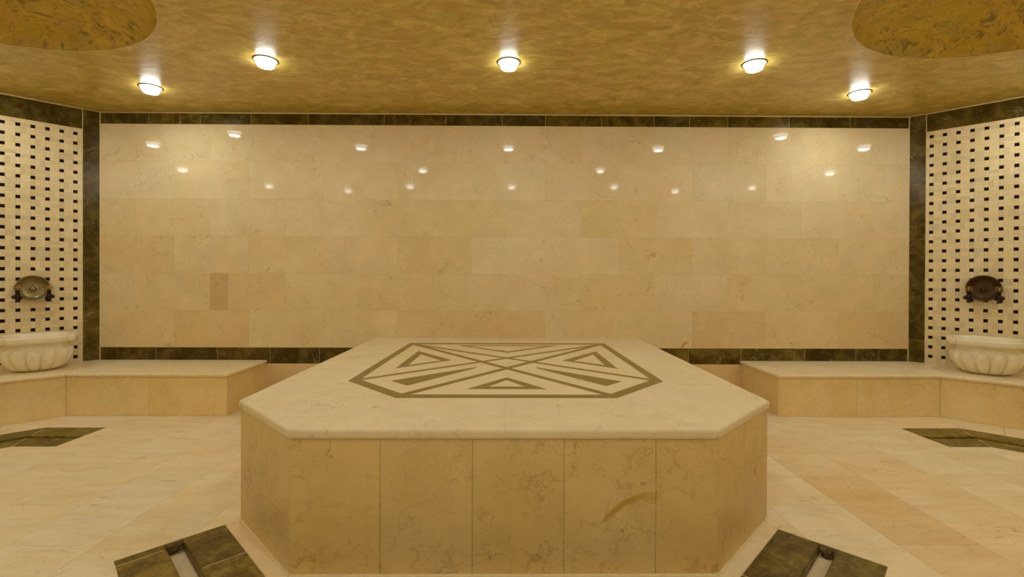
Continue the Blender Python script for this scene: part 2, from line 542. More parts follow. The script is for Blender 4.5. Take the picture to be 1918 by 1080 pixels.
def off_line(path, side, d):
    """path moved inwards by d (mitred at the corners)"""
    sgn = 1 if side < 0 else -1
    L = []
    for i in range(len(path) - 1):
        a, b = Vector(path[i]), Vector(path[i + 1])
        t = (b - a).normalized()
        n = Vector((-t.y, t.x)) * sgn
        L.append((a + n * d, b + n * d, t))
    out = [tuple(L[0][0])]
    for i in range(len(L) - 1):
        p, _, t = L[i]
        q, _, e = L[i + 1]
        cr = t.x * e.y - t.y * e.x
        w = q - p
        k = (w.x * e.y - w.y * e.x) / cr
        out.append(tuple(p + t * k))
    out.append(tuple(L[-1][1]))
    return out

def seg_quad(path, side, i, d0, d1, s0=None, s1=None):
    """quad of segment i between offsets d0 and d1; s0/s1 are distances along the wall segment (square cuts), None = mitre"""
    P0, P1 = off_line(path, side, d0), off_line(path, side, d1)
    a, b = Vector(path[i]), Vector(path[i + 1])
    t = (b - a).normalized()
    def at(P, s, k):
        if s is None: return tuple(P[k])
        base = Vector(P[i])
        return tuple(base + t * (s - (base - a).dot(t)))
    return [at(P0, s0, i), at(P0, s1, i + 1), at(P1, s1, i + 1), at(P1, s0, i)]

def seg_len(path, i):
    return (Vector(path[i + 1]) - Vector(path[i])).length

# ------------------------------------------------------------------ platform outline
PB, PC, PYF, PYC = 1.0787, 0.7102, 1.544, 1.911
slab_poly = [(XC - PC, PYF), (XC + PC, PYF), (XC + PB, PYC), (XC + PB, D - 0.002), (XC - PB, D - 0.002), (XC - PB, PYC)]
OV = 0.007
body_poly = offset_poly(slab_poly, [OV, OV, OV, 0, OV, OV])

# near drain channel that runs round the front of the platform
def chan_paths():
    """outline of the platform front as an open path, left to right, channel lies on the right-hand (outer) side"""
    return [body_poly[5], body_poly[0], body_poly[1], body_poly[2]]

def out_line(path, d, ext0=0.0, ext1=0.0):
    L = []
    for i in range(len(path) - 1):
        a, b = Vector(path[i]), Vector(path[i + 1])
        t = (b - a).normalized()
        n = Vector((t.y, -t.x))
        L.append((a + n * d, b + n * d, t))
    out = [tuple(L[0][0] - L[0][2] * ext0)]
    for i in range(len(L) - 1):
        p, _, t = L[i]; q, _, e = L[i + 1]
        cr = t.x * e.y - t.y * e.x
        w = q - p
        k = (w.x * e.y - w.y * e.x) / cr
        out.append(tuple(p + t * k))
    out.append(tuple(L[-1][1] + L[-1][2] * ext1))
    return out

def near_quad(i, d0, d1, s0=None, s1=None):
    """as seg_quad; s measured from the upstream vertex of the body outline"""
    path = chan_paths()
    P0, P1 = out_line(path, d0), out_line(path, d1)
    a, b = Vector(path[i]), Vector(path[i + 1])
    t = (b - a).normalized()
    def at(P, s, k):
        if s is None: return tuple(P[k])
        base = Vector(P[i])
        return tuple(base + t * (s - (base - a).dot(t)))
    return [at(P0, s0, i), at(P0, s1, i + 1), at(P1, s1, i + 1), at(P1, s0, i)]

CH_D0, CH_D1 = 0.055, 0.397          # near channel offsets from the platform body
NS0 = 0.001                          # where it starts along the left chamfer
chamf_len = (Vector(body_poly[0]) - Vector(body_poly[5])).length
FS0, FS1 = 0.785, 1.127              # far channel offsets from the wall
FAR_END_X = -2.603                   # where the far channel stops

ROOM = [(XC - A, 0), (XC + A, 0), (XC + A + CH, CH), (XC + A + CH, D - CH), (XC + A, D), (XC - A, D), (XC - A - CH, D - CH), (XC - A - CH, CH)]

# ------------------------------------------------------------------ floor
FZ = -0.0012
v, f = prism([(x * 1.01, y if 0.01 < y < D - 0.01 else (y - 0.2 if y < 1 else y + 0.05)) for x, y in ROOM], -0.16, -0.10)
floor = mk('floor', v, f, MAT_GROUT)
tag(floor, 'cream marble tiled floor of the bath hall', kind='structure')

E0 = -1.985
paths = {s: path_for(s, E0) for s in (-1, 1)}
holes = [ccw(body_poly)]
for s in (-1, 1):
    p = paths[s]
    for i in range(5):
        q = seg_quad(p, s, i, 0.0, BD - 0.02 + 0.001)
        holes.append(ccw(q))
        holes.append(ccw(seg_quad(p, s, i, BD - 0.02, FS0 if i in (1, 2, 3) else FS0)))
    sE = abs(FAR_END_X - E0)
    for i in range(5):
        holes.append(ccw(seg_quad(p, s, i, FS0 - 0.0005, FS1, sE if i == 0 else None, seg_len(p, 4) - sE if i == 4 else None)))
for i, (a, b) in enumerate(((NS0, None), (None, None), (None, chamf_len - NS0 - 0.052))):
    holes.append(ccw(near_quad(i, CH_D0, CH_D1, a, b)))
for i in range(3):
    holes.append(ccw(near_quad(i, -0.001, CH_D0 + 0.0005)))
room_conv = ccw(ROOM)

def floor_piece(name, poly, parent, color, z1=0.0, gap=0.0006, mat=None):
    """tile cut round the fixtures; flush, with a recessed joint"""
    pc = clip(ccw(poly), room_conv)
    if len(pc) < 3: return None
    pc = offset_poly(pc, [gap] * len(pc))
    pieces = [pc]
    for h in holes:
        nxt = []
        for q in pieces: nxt += subtract(q, h)
        pieces = nxt
        if not pieces: return None
    if sum(abs(area(q)) for q in pieces) < 2e-4: return None
    v, f = [], []
    for q in pieces: prism(q, z1 - 0.012, z1, v, f)
    return mk(name, v, f, mat or MAT_FLOOR, parent, color=color)

# bedding mortar just under the tiles, cut the same way
def floor_bed():
    pieces = [room_conv]
    for h in holes:
        nxt = []
        for q in pieces: nxt += subtract(q, h)
        pieces = nxt
    v, f = [], []
    for q in pieces: prism(q, -0.10, -0.0016, v, f)
    mk('mortar_bed', v, f, MAT_GROUT, floor)
floor_bed()

xs_right = [0.824, 1.134, 1.444, 1.754, 2.126] + [2.126 + 0.31 * k for k in range(1, 9)]
xs_left = [-0.885, -1.195, -1.505, -1.825] + [-1.825 - 0.31 * k for k in range(1, 10)]
orange = (0.95, 0.85, 0.70)
special = {(2, 1.729): (0.93, 0.83, 0.70), (2, 1.129): (0.96, 0.87, 0.76), (3, 2.029): (0.99, 0.93, 0.85),
           (3, 1.429): (1.0, 0.94, 0.86), (2, 2.329): (0.98, 0.93, 0.86), (1, 1.43): (1.0, 0.98, 0.95)}
for side, xs in ((1, xs_right), (-1, xs_left)):
    for k in range(len(xs) - 1):
        x0, x1 = sorted((xs[k], xs[k + 1]))
        y = 1.729 - 1.8 if k % 2 == 0 else 2.029 - 2.4
        while y < D:
            c = tone((1, 1, 1), 0.03, 0.02)
            key = (k, round(y, 3))
            if side > 0 and key in special:
                c = tuple(1 + 1.15 * (q - 1) for q in special[key])
            floor_piece('tile', [(x0, y), (x1, y), (x1, y + 0.6), (x0, y + 0.6)], floor, c)
            y += 0.6
# the strip of floor in front of the platform
for k in range(6):
    x0 = -0.885 + k * (0.885 + 0.824) / 6
    x1 = x0 + (0.885 + 0.824) / 6
    for y in (-0.2, 0.4, 1.0):
        floor_piece('tile', [(x0, y), (x1, y), (x1, y + 0.6), (x0, y + 0.6)], floor, tone())
# border tiles between benches and far channels
for s in (-1, 1):
    p = paths[s]
    for i in range(5):
        L = seg_len(p, i)
        n = max(1, round(L / 0.6))
        for k in range(n):
            a = None if (k == 0 and i > 0) else L * k / n + (0.0006 if k else 0)
            b = None if (k == n - 1 and i < 4) else L * (k + 1) / n - 0.0006
            q = ccw(seg_quad(p, s, i, BD - 0.0185, FS0 - 0.0006, a, b))
            v, f = prism(offset_poly(q, [0.0005] * 4), -0.012, 0.0)
            mk('border_tile', v, f, MAT_FLOOR, floor, color=tone((1.0, 0.98, 0.96), 0.02, 0.02))
            v, f = prism(q, -0.10, -0.0016)
            mk('mortar_bed', v, f, MAT_GROUT, floor)

# narrow strip between the platform and the near channel
for i, cuts_, cs in ((0, [None, None], (1.0, 0.93, 0.82)), (1, [None, 0.7022, None], (1.0, 0.98, 0.95)), (2, [None, None], (1.0, 1.0, 1.0))):
    for a_, b_ in zip(cuts_, cuts_[1:]):
        q = ccw(near_quad(i, 0.001, CH_D0, a_, b_))
        v, f = prism(offset_poly(q, [0.0004] * 4), -0.012, 0.0)
        mk('border_tile', v, f, MAT_FLOOR, floor, color=cs)
        v, f = prism(q, -0.10, -0.0016)
        mk('mortar_bed', v, f, MAT_GROUT, floor)

# ------------------------------------------------------------------ drain channels (dark marble kerbs either side of an open slot)
def kerb(name, quad, flags, parent, color=None, z1=0.0):
    return slab(name, quad, flags, -0.055, z1, MAT_DARK_FLOOR, parent, r=0.008, color=color, inset=0.0022)

def build_channel(label, quads_in, quads_out, bottoms, rubble):
    t = empty('floor_drain')
    tag(t, label, 'drain', 'dark marble drain channels in the floor')
    for q in quads_in: kerb('kerb_stone', q, [False, False, True, False], t, tone((1, 1, 1), 0.22, 0.1))
    for q in quads_out: kerb('kerb_stone', q, [True, False, False, False], t, tone((1, 1, 1), 0.22, 0.1))
    # pale grout between the stones
    v, f = [], []
    for qs, e in ((quads_in, 2), (quads_out, 0)):
        for q in qs:
            p_ = list(q)
            if area(p_) < 0:
                p_ = list(reversed(p_)); ee = (2 - e) % 4
            else: ee = e
            d = [0.0002] * 4; d[ee] = 0.009
            prism(offset_poly(p_, d), -0.05, -0.0006, v, f)
    mk('grout_joint', v, f, MAT_CAULK, t)
    for q in bottoms:
        v, f = prism(q, -0.075, -0.034)
        mk('channel_bed', v, f, plain_bed, t)
    for q, seed in rubble:
        rnd = random.Random(seed)
        v, f = [], []
        c = Vector((sum(p[0] for p in q) / 4, sum(p[1] for p in q) / 4))
        for k in range(16):
            w = [rnd.random() for _ in range(4)]
            w = [x / sum(w) for x in w]
            x = sum(q[j][0] * w[j] for j in range(4)); y = sum(q[j][1] * w[j] for j in range(4))
            ball((x, y, -0.024 + rnd.uniform(-0.008, 0.014)), rnd.uniform(0.007, 0.014), v, f, 7, 5, 0.8)
        r_ = mk('crumbled_mortar', v, f, MAT_DIRT, t)
        r_['kind'] = 'stuff'
    return t
plain_bed = plain('pale_channel_bed', (0.62, 0.50, 0.28), 0.5, vary=0.12)

SLOT_A, SLOT_B = 0.142, 0.196       # slot between the kerbs, measured from the platform side
def near_part(i0, spans_in, spans_out):
    qi = [near_quad(i, CH_D0, CH_D0 + SLOT_A, a, b) for i, a, b in spans_in]
    qo = [near_quad(i, CH_D0 + SLOT_B, CH_D1, a, b) for i, a, b in spans_out]
    return qi, qo
e1 = chamf_len - NS0 - 0.052
for side in (-1, 1):
    if side < 0:
        ci = [(0, NS0, NS0 + 0.262), (0, NS0 + 0.262, None), (1, None, 0.30), (1, 0.30, 0.7022)]
        co = [(0, NS0, NS0 + 0.043), (0, NS0 + 0.043, NS0 + 0.36), (0, NS0 + 0.36, None), (1, None, 0.30), (1, 0.30, 0.7022)]
        be = [(0, NS0 + 0.03, None), (1, None, 0.7022)]
        ru = (0, NS0, NS0 + 0.035)
    else:
        Lf = 2 * 0.7022
        ci = [(2, e1 - 0.40, e1), (2, None, e1 - 0.40), (1, Lf - 0.30, None), (1, 0.7022, Lf - 0.30)]
        co = [(2, e1 - 0.42, e1), (2, None, e1 - 0.42), (1, Lf - 0.30, None), (1, 0.7022, Lf - 0.30)]
        be = [(2, None, e1 - 0.03), (1, 0.7022, None)]
        ru = (2, e1 - 0.033, e1)
    qi, qo = near_part(0, ci, co)
    bt = [near_quad(i, CH_D0 + SLOT_A - 0.004, CH_D0 + SLOT_B + 0.004, a, b) for i, a, b in be]
    rb = [(near_quad(ru[0], CH_D0 + SLOT_A, CH_D0 + SLOT_B, ru[1], ru[2]), 5 + side)]
    bt.append(near_quad(ru[0], CH_D0 + SLOT_A, CH_D0 + SLOT_B, ru[1], ru[2]))
    build_channel('dark marble floor drain at the platform\'s ' + ('left' if side < 0 else 'right') + ' front corner, pale bed in its slot', qi, qo, bt, rb)
for s in (-1, 1):
    p = paths[s]
    sE = abs(FAR_END_X - E0)
    a1, a2, a3 = FS0, FS0 + 0.158, FS0 + 0.196
    L4 = seg_len(p, 4)
    spans = [(0, sE, None), (1, None, 0.55 + 0.47), (1, 0.55 + 0.47, None), (2, None, 0.8), (2, 0.8, None), (3, None, 0.8), (3, 0.8, None), (4, None, L4 - sE)]
    # flags: quads are (outer a, outer b, inner b, inner a); edge 2 faces the slot for the wall-side kerb, edge 0 for the room-side kerb
    qi = [seg_quad(p, s, i, a1, a2, a, b) for i, a, b in spans]
    qo = [seg_quad(p, s, i, a3, FS1, a, b) for i, a, b in spans]
    bt = [seg_quad(p, s, i, a2 - 0.004, a3 + 0.004, sE if i == 0 else None, L4 - sE if i == 4 else None) for i in range(5)]
    build_channel('dark marble floor drain bending along the ' + ('left' if s < 0 else 'right') + ' bench below the ' + ('tinned' if s < 0 else 'copper') + ' bowl', qi, qo, bt, [])

# ------------------------------------------------------------------ back wall: marble tiles set in dark borders
v, f = prism([(XC - A - 0.05, D + 0.0012), (XC + A + 0.05, D + 0.0012), (XC + A + 0.05, D + 0.20), (XC - A - 0.05, D + 0.20)], -0.1, ZC + 0.05)
wall_back = mk('wall_back', v, f, MAT_CAULK)
tag(wall_back, 'long back wall of polished cream marble tiles in a dark marble border', kind='structure')
XL, XR = XC - A, XC + A
Z_T0, Z_TOP = 0.404, 2.2155
RH = (Z_TOP - Z_T0) / 6

def wall_tile(x0, x1, z0, z1, color, name='tile', mat=None, gap=0.00025):
    v, f = face_box(x0, x1, z0, z1, gap=gap, b=0.0004)
    v = [(x, D + y, z) for x, y, z in v]
    return mk(name, v, f, mat or MAT_WALL, wall_back, color=color)

spec = {(5, 1, 0): (0.86, 0.79, 0.70)}
def wtone(row, x):
    base = {0: (1.03, 1.04, 1.10), 1: (1.03, 1.04, 1.10), 2: (1.01, 1.01, 1.03), 3: (1.0, 0.99, 0.97), 4: (1.0, 0.985, 0.95), 5: (1.01, 1.0, 0.96)}[row]
    for (r, a, b, c) in (
        (3, -3.4, -2.9, (0.97, 0.90, 0.78)), (3, -0.95, -0.35, (0.93, 0.87, 0.74)), (3, -0.30, 0.88, (1.02, 1.03, 1.06)), (3, 0.88, 1.45, (0.95, 0.92, 0.82)),
        (4, -2.3, -1.83, (0.98, 0.89, 0.76)), (4, -1.83, -1.25, (1.01, 1.0, 1.0)), (4, 1.19, 1.79, (1.0, 1.02, 1.08)), (4, -1.0, -0.05, (0.95, 0.91, 0.80)),
        (5, -2.75, -2.12, (0.95, 0.85, 0.70)), (5, -0.92, 0.30, (0.95, 0.84, 0.68)), (5, 1.47, 2.1, (0.94, 0.84, 0.70)), (5, 2.70, 3.4, (0.94, 0.84, 0.68)),
        (2, 0.59, 1.2, (0.96, 0.94, 0.86)), (2, -3.4, -2.43, (0.97, 0.95, 0.86)), (2, -1.0, 0.0, (0.96, 0.95, 0.88))):
        if r == row and a <= x <= b: base = tuple(1 + 0.62 * (q - 1) for q in c)
    return tone(base, 0.008, 0.01)
setA = [-2.427 + 0.6045 * k for k in range(-1, 10)]
setB = [-2.721 + 0.6045 * k for k in range(0, 10)]
for row in range(6):
    z1 = Z_TOP - RH * row
    z0 = z1 - RH
    js = list(setA if row % 2 == 0 else setB)
    if row == 4: js.append(-2.284)
    js = sorted([XL + 0.0015] + [j for j in js if XL + 0.05 < j < XR - 0.05] + [XR - 0.0015])
    for a, b in zip(js, js[1:]):
        c = wtone(row, 0.5 * (a + b))
        if row == 4 and abs(b + 2.284) < 0.01: c = (0.84, 0.76, 0.66)
        wall_tile(a, b, z0, z1, c)
# dark marble border, top and bottom, and a row of cream tile down to the floor between the benches
tb = [XL + 0.0025, -2.925, -2.51, -2.099, -1.633, -1.017, -0.512, -0.054, 0.30, 0.758, 1.194, 1.483, 1.799, 2.306, 2.808, XR - 0.0025]
for a, b in zip(tb, tb[1:]):
    wall_tile(a, b, Z_TOP + 0.001, 2.3065, tone((1, 1, 1), 0.35, 0.10), 'border_tile', MAT_DARK, gap=0.0011)
bb = [XL + 0.0025, -2.868, -2.369, -1.94, -1.54, -1.2, -0.9]
bb2 = [0.9, 1.2, 1.483, 1.916, 2.446, 2.668 + 0.2, 3.058, XR - 0.0025]
for arr in (bb, bb2):
    for a, b in zip(arr, arr[1:]):
        wall_tile(a, b, 0.2705, Z_T0 - 0.001, tone((1, 1, 1), 0.3, 0.08), 'border_tile', MAT_DARK, gap=0.0011)
for a, b in ((-2.05, -1.72), (-1.72, -1.12), (-1.12, -0.95), (0.95, 1.12), (1.12, 1.72), (1.72, 2.0)):
    wall_tile(a, b, 0.0, 0.269, tone((0.97, 0.89, 0.76), 0.02, 0.02))

# ------------------------------------------------------------------ other walls
def wall_box(name, a, b, thick, label, z0=-0.1, z1=ZC + 0.05, mat=None, inset=0.0):
    """wall whose room face runs a -> b, body behind it (on the right of a -> b)"""
    a, b = Vector(a), Vector(b)
    t = (b - a).normalized(); n = Vector((t.y, -t.x))
    q = [a - t * 0.02 + n * inset, b + t * 0.02 + n * inset, b + t * 0.02 + n * (inset + thick), a - t * 0.02 + n * (inset + thick)]
    v, f = prism([tuple(x) for x in q], z0, z1)
    o = mk(name, v, f, mat or MAT_PAINT)
    tag(o, label, kind='structure')
    return o

PM = {-1: (0.147, 0.0785, 2.106), 1: (0.138, 0.0780, 2.122)}
PITCH_Z = 0.0767

def angled_wall(side, name, label):
    p = paths[side]
    a, b = Vector(p[1]), Vector(p[2])
    t = (b - a).normalized()
    nin = Vector((-t.y, t.x)) * (1 if side < 0 else -1)
    L = (b - a).length
    if side < 0: w = wall_box(name, b, a, 0.12, label, mat=MAT_GROUT, inset=0.0095) if False else None
    # backing
    q = [a - nin * 0.0012, b - nin * 0.0012, b - nin * 0.13 + t * 0.03, a - nin * 0.13 - t * 0.03]
    v, f = prism([tuple(x) for x in q], -0.1, ZC + 0.05)
    w = mk(name, v, f, MAT_CAULK)
    tag(w, label, kind='structure')
    # local frame: u along the wall (from the back corner), face towards the room
    def place(verts):
        out = []
        for x, y, z in verts:
            q_ = a + t * x - nin * y
            out.append((q_.x, q_.y, z))
        return out
    def fix(faces):
        return faces if side > 0 else [tuple(reversed(ff)) for ff in faces]
    def piece(nm, u0, u1, z0, z1, mat, color, gap=0.001):
        v, f = face_box(u0, u1, z0, z1, gap=gap)
        return mk(nm, place(v), fix(f), mat, w, color=color)
    # dark strips: one upright at either end, bands along the top
    zz = [0.28, 0.93, 1.72, 2.31] if side < 0 else [0.28, 0.482, 1.30, 2.31]
    for u0, u1 in ((0.002, 0.1045), (L - 0.1045, L - 0.002)):
        for z0, z1 in zip(zz, zz[1:]):
            piece('dark_strip', u0, u1, z0 - 0.0008, z1 + 0.0008, MAT_DARK, tone((1, 1, 1), 0.1, 0.05), gap=0.0012)
    zb = 2.150 if side < 0 else 2.164
    for u0, u1 in ((0.107, 0.69), (0.69, 1.10), (1.10, L - 0.107)):
        piece('dark_strip', u0, u1, zb, 2.3065, MAT_DARK, tone((0.95, 0.95, 0.95), 0.08, 0.03))
    # mosaic: square black dots on a grid, pairs of oblong cream tiles between them
    u_first, pu, z_first = PM[side]
    uq, zq = pu / 3.0, PITCH_Z / 3.0
    ang = math.atan2(t.y, t.x)
    def proto(wu, wz, mat, nm):
        v, f = face_box(-wu / 2, wu / 2, -wz / 2, wz / 2, t=0.008, b=0.0009, gap=0.0006)
        f = fix(f)
        if side < 0: v = [(x, -y * -1, z) for x, y, z in v]
        me = bpy.data.meshes.new(nm)
        # y of the proto points into the wall: world dir = -nin ; for a z-rotation by ang local +y is (-t.y, t.x)
        sgn = 1 if (Vector((-t.y, t.x)).dot(-nin) > 0) else -1
        me.from_pydata([(x, y * sgn, z) for x, y, z in v], [], f)
        me.update(); me.materials.append(mat)
        return me
    m_dot = proto(uq, zq, MAT_DOT, 'mosaic_dot')
    m_h = proto(2 * uq, zq, MAT_MOSAIC, 'mosaic_tile')
    m_v = proto(uq, 2 * zq, MAT_MOSAIC, 'mosaic_tile')
    seen, rest = [], []
    dots, dots_rest = [], []
    ncol = int((L - 0.107 - u_first) / pu) + 1
    umin, umax, zmin, zmax = 0.1065, L - 0.107, 0.29, zb - 0.001
    for c in range(-1, ncol + 1):
        for r in range(-1, 26):
            u = u_first + c * pu; z = z_first - r * PITCH_Z
            items = [('dot', u, z, uq, zq), ('h', u + 1.5 * uq, z, 2 * uq, zq), ('v', u, z - 1.5 * zq, uq, 2 * zq)]
            if (c + r) % 2 == 0:
                items += [('h', u + 1.5 * uq, z - zq, 2 * uq, zq), ('h', u + 1.5 * uq, z - 2 * zq, 2 * uq, zq)]
            else:
                items += [('v', u + uq, z - 1.5 * zq, uq, 2 * zq), ('v', u + 2 * uq, z - 1.5 * zq, uq, 2 * zq)]
            for k, cu, cz, wu, wz in items:
                u0, u1, z0, z1 = max(umin, cu - wu / 2), min(umax, cu + wu / 2), max(zmin, cz - wz / 2), min(zmax, cz + wz / 2)
                if u1 - u0 < 0.004 or z1 - z0 < 0.004: continue
                whole = abs(u1 - u0 - wu) < 1e-4 and abs(z1 - z0 - wz) < 1e-4
                in_view = cu < (0.60 if side < 0 else 0.68)
                if k == 'dot':
                    (dots if (in_view and whole) else dots_rest).append((u0, u1, z0, z1))
                elif in_view and whole:
                    seen.append((cu, cz, k))
                else:
                    rest.append((u0, u1, z0, z1))
    seen.sort(key=lambda e: -e[0])
    for cu, cz, k in seen[300:]:
        wu, wz = (2 * uq, zq) if k == 'h' else (uq, 2 * zq)
        rest.append((cu - wu / 2, cu + wu / 2, cz - wz / 2, cz + wz / 2))
    def pos(u, z):
        q_ = a + t * u
        return (q_.x, q_.y, z)
    rnd = random.Random(11 + side)
    def mt():
        k = rnd.choice([1.0, 1.0, 1.02, 1.0, 0.98, 0.95, 0.90, 0.86])
        y = rnd.uniform(-0.05, 0.05)
        return (k, k * (1 - 0.3 * y), k * (1 - 2.0 * y))
    for cu, cz, k in seen[:300]:
        inst('mosaic_tile', m_h if k == 'h' else m_v, w, pos(cu, cz), ang, mt())
    for u0, u1, z0, z1 in dots:
        inst('mosaic_dot', m_dot, w, pos((u0 + u1) / 2, (z0 + z1) / 2), ang)
    for lst, mat, nm in ((rest, MAT_MOSAIC_STUFF, 'mosaic_tiles'), (dots_rest, MAT_DOT, 'mosaic_dots')):
        V, F, T = [], [], []
        for u0, u1, z0, z1 in lst:
            v, f = face_box(u0, u1, z0, z1, t=0.008, b=0.0009, gap=0.0006)
            bb_ = len(V)
            V += place(v)
            f = fix(f)
            F += [tuple(i + bb_ for i in ff) for ff in f]
            col = mt()
            T += [col] * sum(len(ff) for ff in f)
        o = mk(nm, V, F, mat, w)
        if nm == 'mosaic_tiles':
            at = o.data.color_attributes.new('tint', 'FLOAT_COLOR', 'CORNER')
            at.data.foreach_set('color', [x for c_ in T for x in (c_[0], c_[1], c_[2], 1.0)])
        o['kind'] = 'stuff'
    return w, a, t, nin

WALLS = {}
WALLS[-1] = angled_wall(-1, 'wall_left_angled', 'angled mosaic wall at the left corner with black dots and a dark marble strip')
WALLS[1] = angled_wall(1, 'wall_right_angled', 'angled mosaic wall at the right corner with black dots and a dark marble strip')
for s, nm in ((-1, 'left'), (1, 'right')):
    p = paths[s]
    def wb(name, i, lab):
        a, b = p[i], p[i + 1]
        if s > 0: a, b = b, a
        # body must be behind: on the right of a -> b when the room is on its left
        wall_box(name, a, b, 0.12, lab)
    wb('wall_' + nm, 2, 'plain cream side wall at the ' + nm + ' end of the hall')
    wb('wall_front_' + nm + '_angled', 3, 'plain cream angled wall beside the entrance wall, ' + nm + ' end')
# front wall with the doorway the photograph is taken from
DW, DH = 0.62, 2.08
for x0, x1, nm in ((XL - 0.02, XC - DW, 'left'), (XC + DW, XR + 0.02, 'right')):
    v, f = prism([(x0, -0.02), (x1, -0.02), (x1, -0.17), (x0, -0.17)], -0.1, ZC + 0.05)
    tag(mk('wall_front_' + nm, v, f, MAT_PAINT), 'plain cream entrance wall, ' + nm + ' of the doorway', kind='structure')
v, f = prism([(XC - DW, -0.02), (XC + DW, -0.02), (XC + DW, -0.17), (XC - DW, -0.17)], DH, ZC + 0.05)
tag(mk('wall_front_lintel', v, f, MAT_PAINT), 'plain cream wall above the doorway', kind='structure')

# ------------------------------------------------------------------ ceiling with two shallow domes
DOME_R = 0.885
DOME_C = {-1: (-2.53, 1.927), 1: (2.515, 1.945)}
def circle(c, r, n=72):
    return [(c[0] + r * math.cos(2 * math.pi * i / n), c[1] + r * math.sin(2 * math.pi * i / n)) for i in range(n)]
outer = [(x * 1.02, (y - 0.17 if y < 0.1 else (y + 0.1 if y > D - 0.1 else y))) for x, y in ROOM]
loops = [outer, list(reversed(circle(DOME_C[-1], DOME_R))), list(reversed(circle(DOME_C[1], DOME_R)))]
tri = tessellate_polygon([[Vector((x, y, 0)) for x, y in l] for l in loops])
flat = [pt for l in loops for pt in l]
v = [(x, y, ZC) for x, y in flat]
f = [tuple(t_) for t_ in tri]
ceiling = mk('ceiling', v, f, MAT_CEIL)
md = ceiling.modifiers.new('solid', 'SOLIDIFY'); md.thickness = 0.03; md.offset = 1
tag(ceiling, 'low ceiling of polished mottled golden brown plaster', kind='structure')
# make the face normals look down into the room
for pl in ceiling.data.polygons:
    if pl.normal.z > 0: pl.flip()
md.offset = -1
for s in (-1, 1):
    n, m = 72, 12
    H_ = 0.30
    v, f = [], []
    for j in range(m + 1):
        a_ = (math.pi / 2) * j / m
        r = DOME_R * math.cos(a_)
        z = ZC + H_ * math.sin(a_)
        if j == 0: z = ZC - 0.0
        for i in range(n):
            q = 2 * math.pi * i / n
            v.append((DOME_C[s][0] + max(r, 0.001) * math.cos(q), DOME_C[s][1] + max(r, 0.001) * math.sin(q), z))
    for j in range(m):
        for i in range(n):
            k = (i + 1) % n
            f.append((j * n + i, (j + 1) * n + i, (j + 1) * n + k, j * n + k))
    d_ = mk('dome', v, f, MAT_DOME, ceiling, smooth=True)
    tag(d_, 'ochre plaster dome sunk in the ceiling, ' + ('left' if s < 0 else 'right'))
    v, f = torus((DOME_C[s][0], DOME_C[s][1], ZC + 0.001), DOME_R, 0.003, (0, 0, 1), [], [], 96, 8)
    mk('dome_rim', v, f, MAT_CEIL, ceiling, smooth=True)

# caulk bead where wall and ceiling meet
def bead(pts, r, name, lab, n=6):
    v, f = [], []
    for a, b in zip(pts, pts[1:]):
        tube([a, b], r, n, v, f)
    return tag(mk(name, v, f, MAT_CAULK, smooth=True), lab, kind='structure')
zt = ZC - 0.002
bead([(XC - A - 0.9, D - 0.9, zt), (XC - A, D, zt), (XC + A, D, zt), (XC + A + 0.9, D - 0.9, zt)], 0.0035, 'trim_1', 'pale caulk line between ceiling and walls')

# ------------------------------------------------------------------ the marble platform
plat = empty('marble_platform', (XC, (PYF + D) / 2, 0))
tag(plat, 'large cream marble platform with chamfered front corners and a brown geometric inlay', 'platform')
plat_off = Vector(plat.location)
def pk(o):
    o.matrix_parent_inverse = Matrix.Translation(-plat_off)
    return o
T_SL = 0.036
# top: left and right slabs round the inlay field, joined on the centre line
def slab_half(sgn):
    P = [(XC, PYF), (XC + sgn * PC, PYF), (XC + sgn * PB, PYC), (XC + sgn * PB, D - 0.001), (XC, D - 0.001)]
    fl = [True, True, True, False, False]
    return slab('top_slab', P, fl, ZS - T_SL, ZS, MAT_SLAB, plat, r=0.013, inset=0.0002, color=(1, 1, 1) if sgn < 0 else (1.0, 0.99, 0.985))
pk(slab_half(-1)); pk(slab_half(1))
v, f = prism(offset_poly(body_poly, [0.012] * 6), 0.0, ZS - T_SL)
pk(mk('core', v, f, MAT_GROUT, plat))
def vert_panel(name, a, b, z0, z1, t, mat, parent, color, gap=0.0005, ma=0.0, mb=0.0):
    """upright panel whose outer face runs a -> b with the body on its left; ma/mb mitre set-backs of the hidden side"""
    a, b = Vector(a), Vector(b)
    d = (b - a).normalized(); n = Vector((-d.y, d.x))
    a2, b2 = a + d * gap, b - d * gap
    bv = 0.0007
    ring = lambda ins, off: [a2 + d * ins + n * off, b2 - d * ins + n * off]
    p0, p1 = ring(bv, 0); q0, q1 = ring(0, bv)
    r0, r1 = a2 + d * ma + n * t, b2 - d * mb + n * t
    v = [(p0.x, p0.y, z0 + bv), (p1.x, p1.y, z0 + bv), (p1.x, p1.y, z1 - bv), (p0.x, p0.y, z1 - bv),
         (q0.x, q0.y, z0), (q1.x, q1.y, z0), (q1.x, q1.y, z1), (q0.x, q0.y, z1),
         (r0.x, r0.y, z0), (r1.x, r1.y, z0), (r1.x, r1.y, z1), (r0.x, r0.y, z1)]
    f = [(0, 1, 2, 3), (4, 5, 1, 0), (5, 6, 2, 1), (6, 7, 3, 2), (7, 4, 0, 3), (8, 9, 5, 4), (9, 10, 6, 5), (10, 11, 7, 6), (11, 8, 4, 7), (11, 10, 9, 8)]
    return mk(name, v, f, mat, parent, color=color)
bp = body_poly
yf_ = bp[0][1]
mt_ = 0.012 * math.tan(math.radians(22.5))
fx = [bp[0][0], -0.42, -0.116, 0.187, 0.491, bp[1][0]]
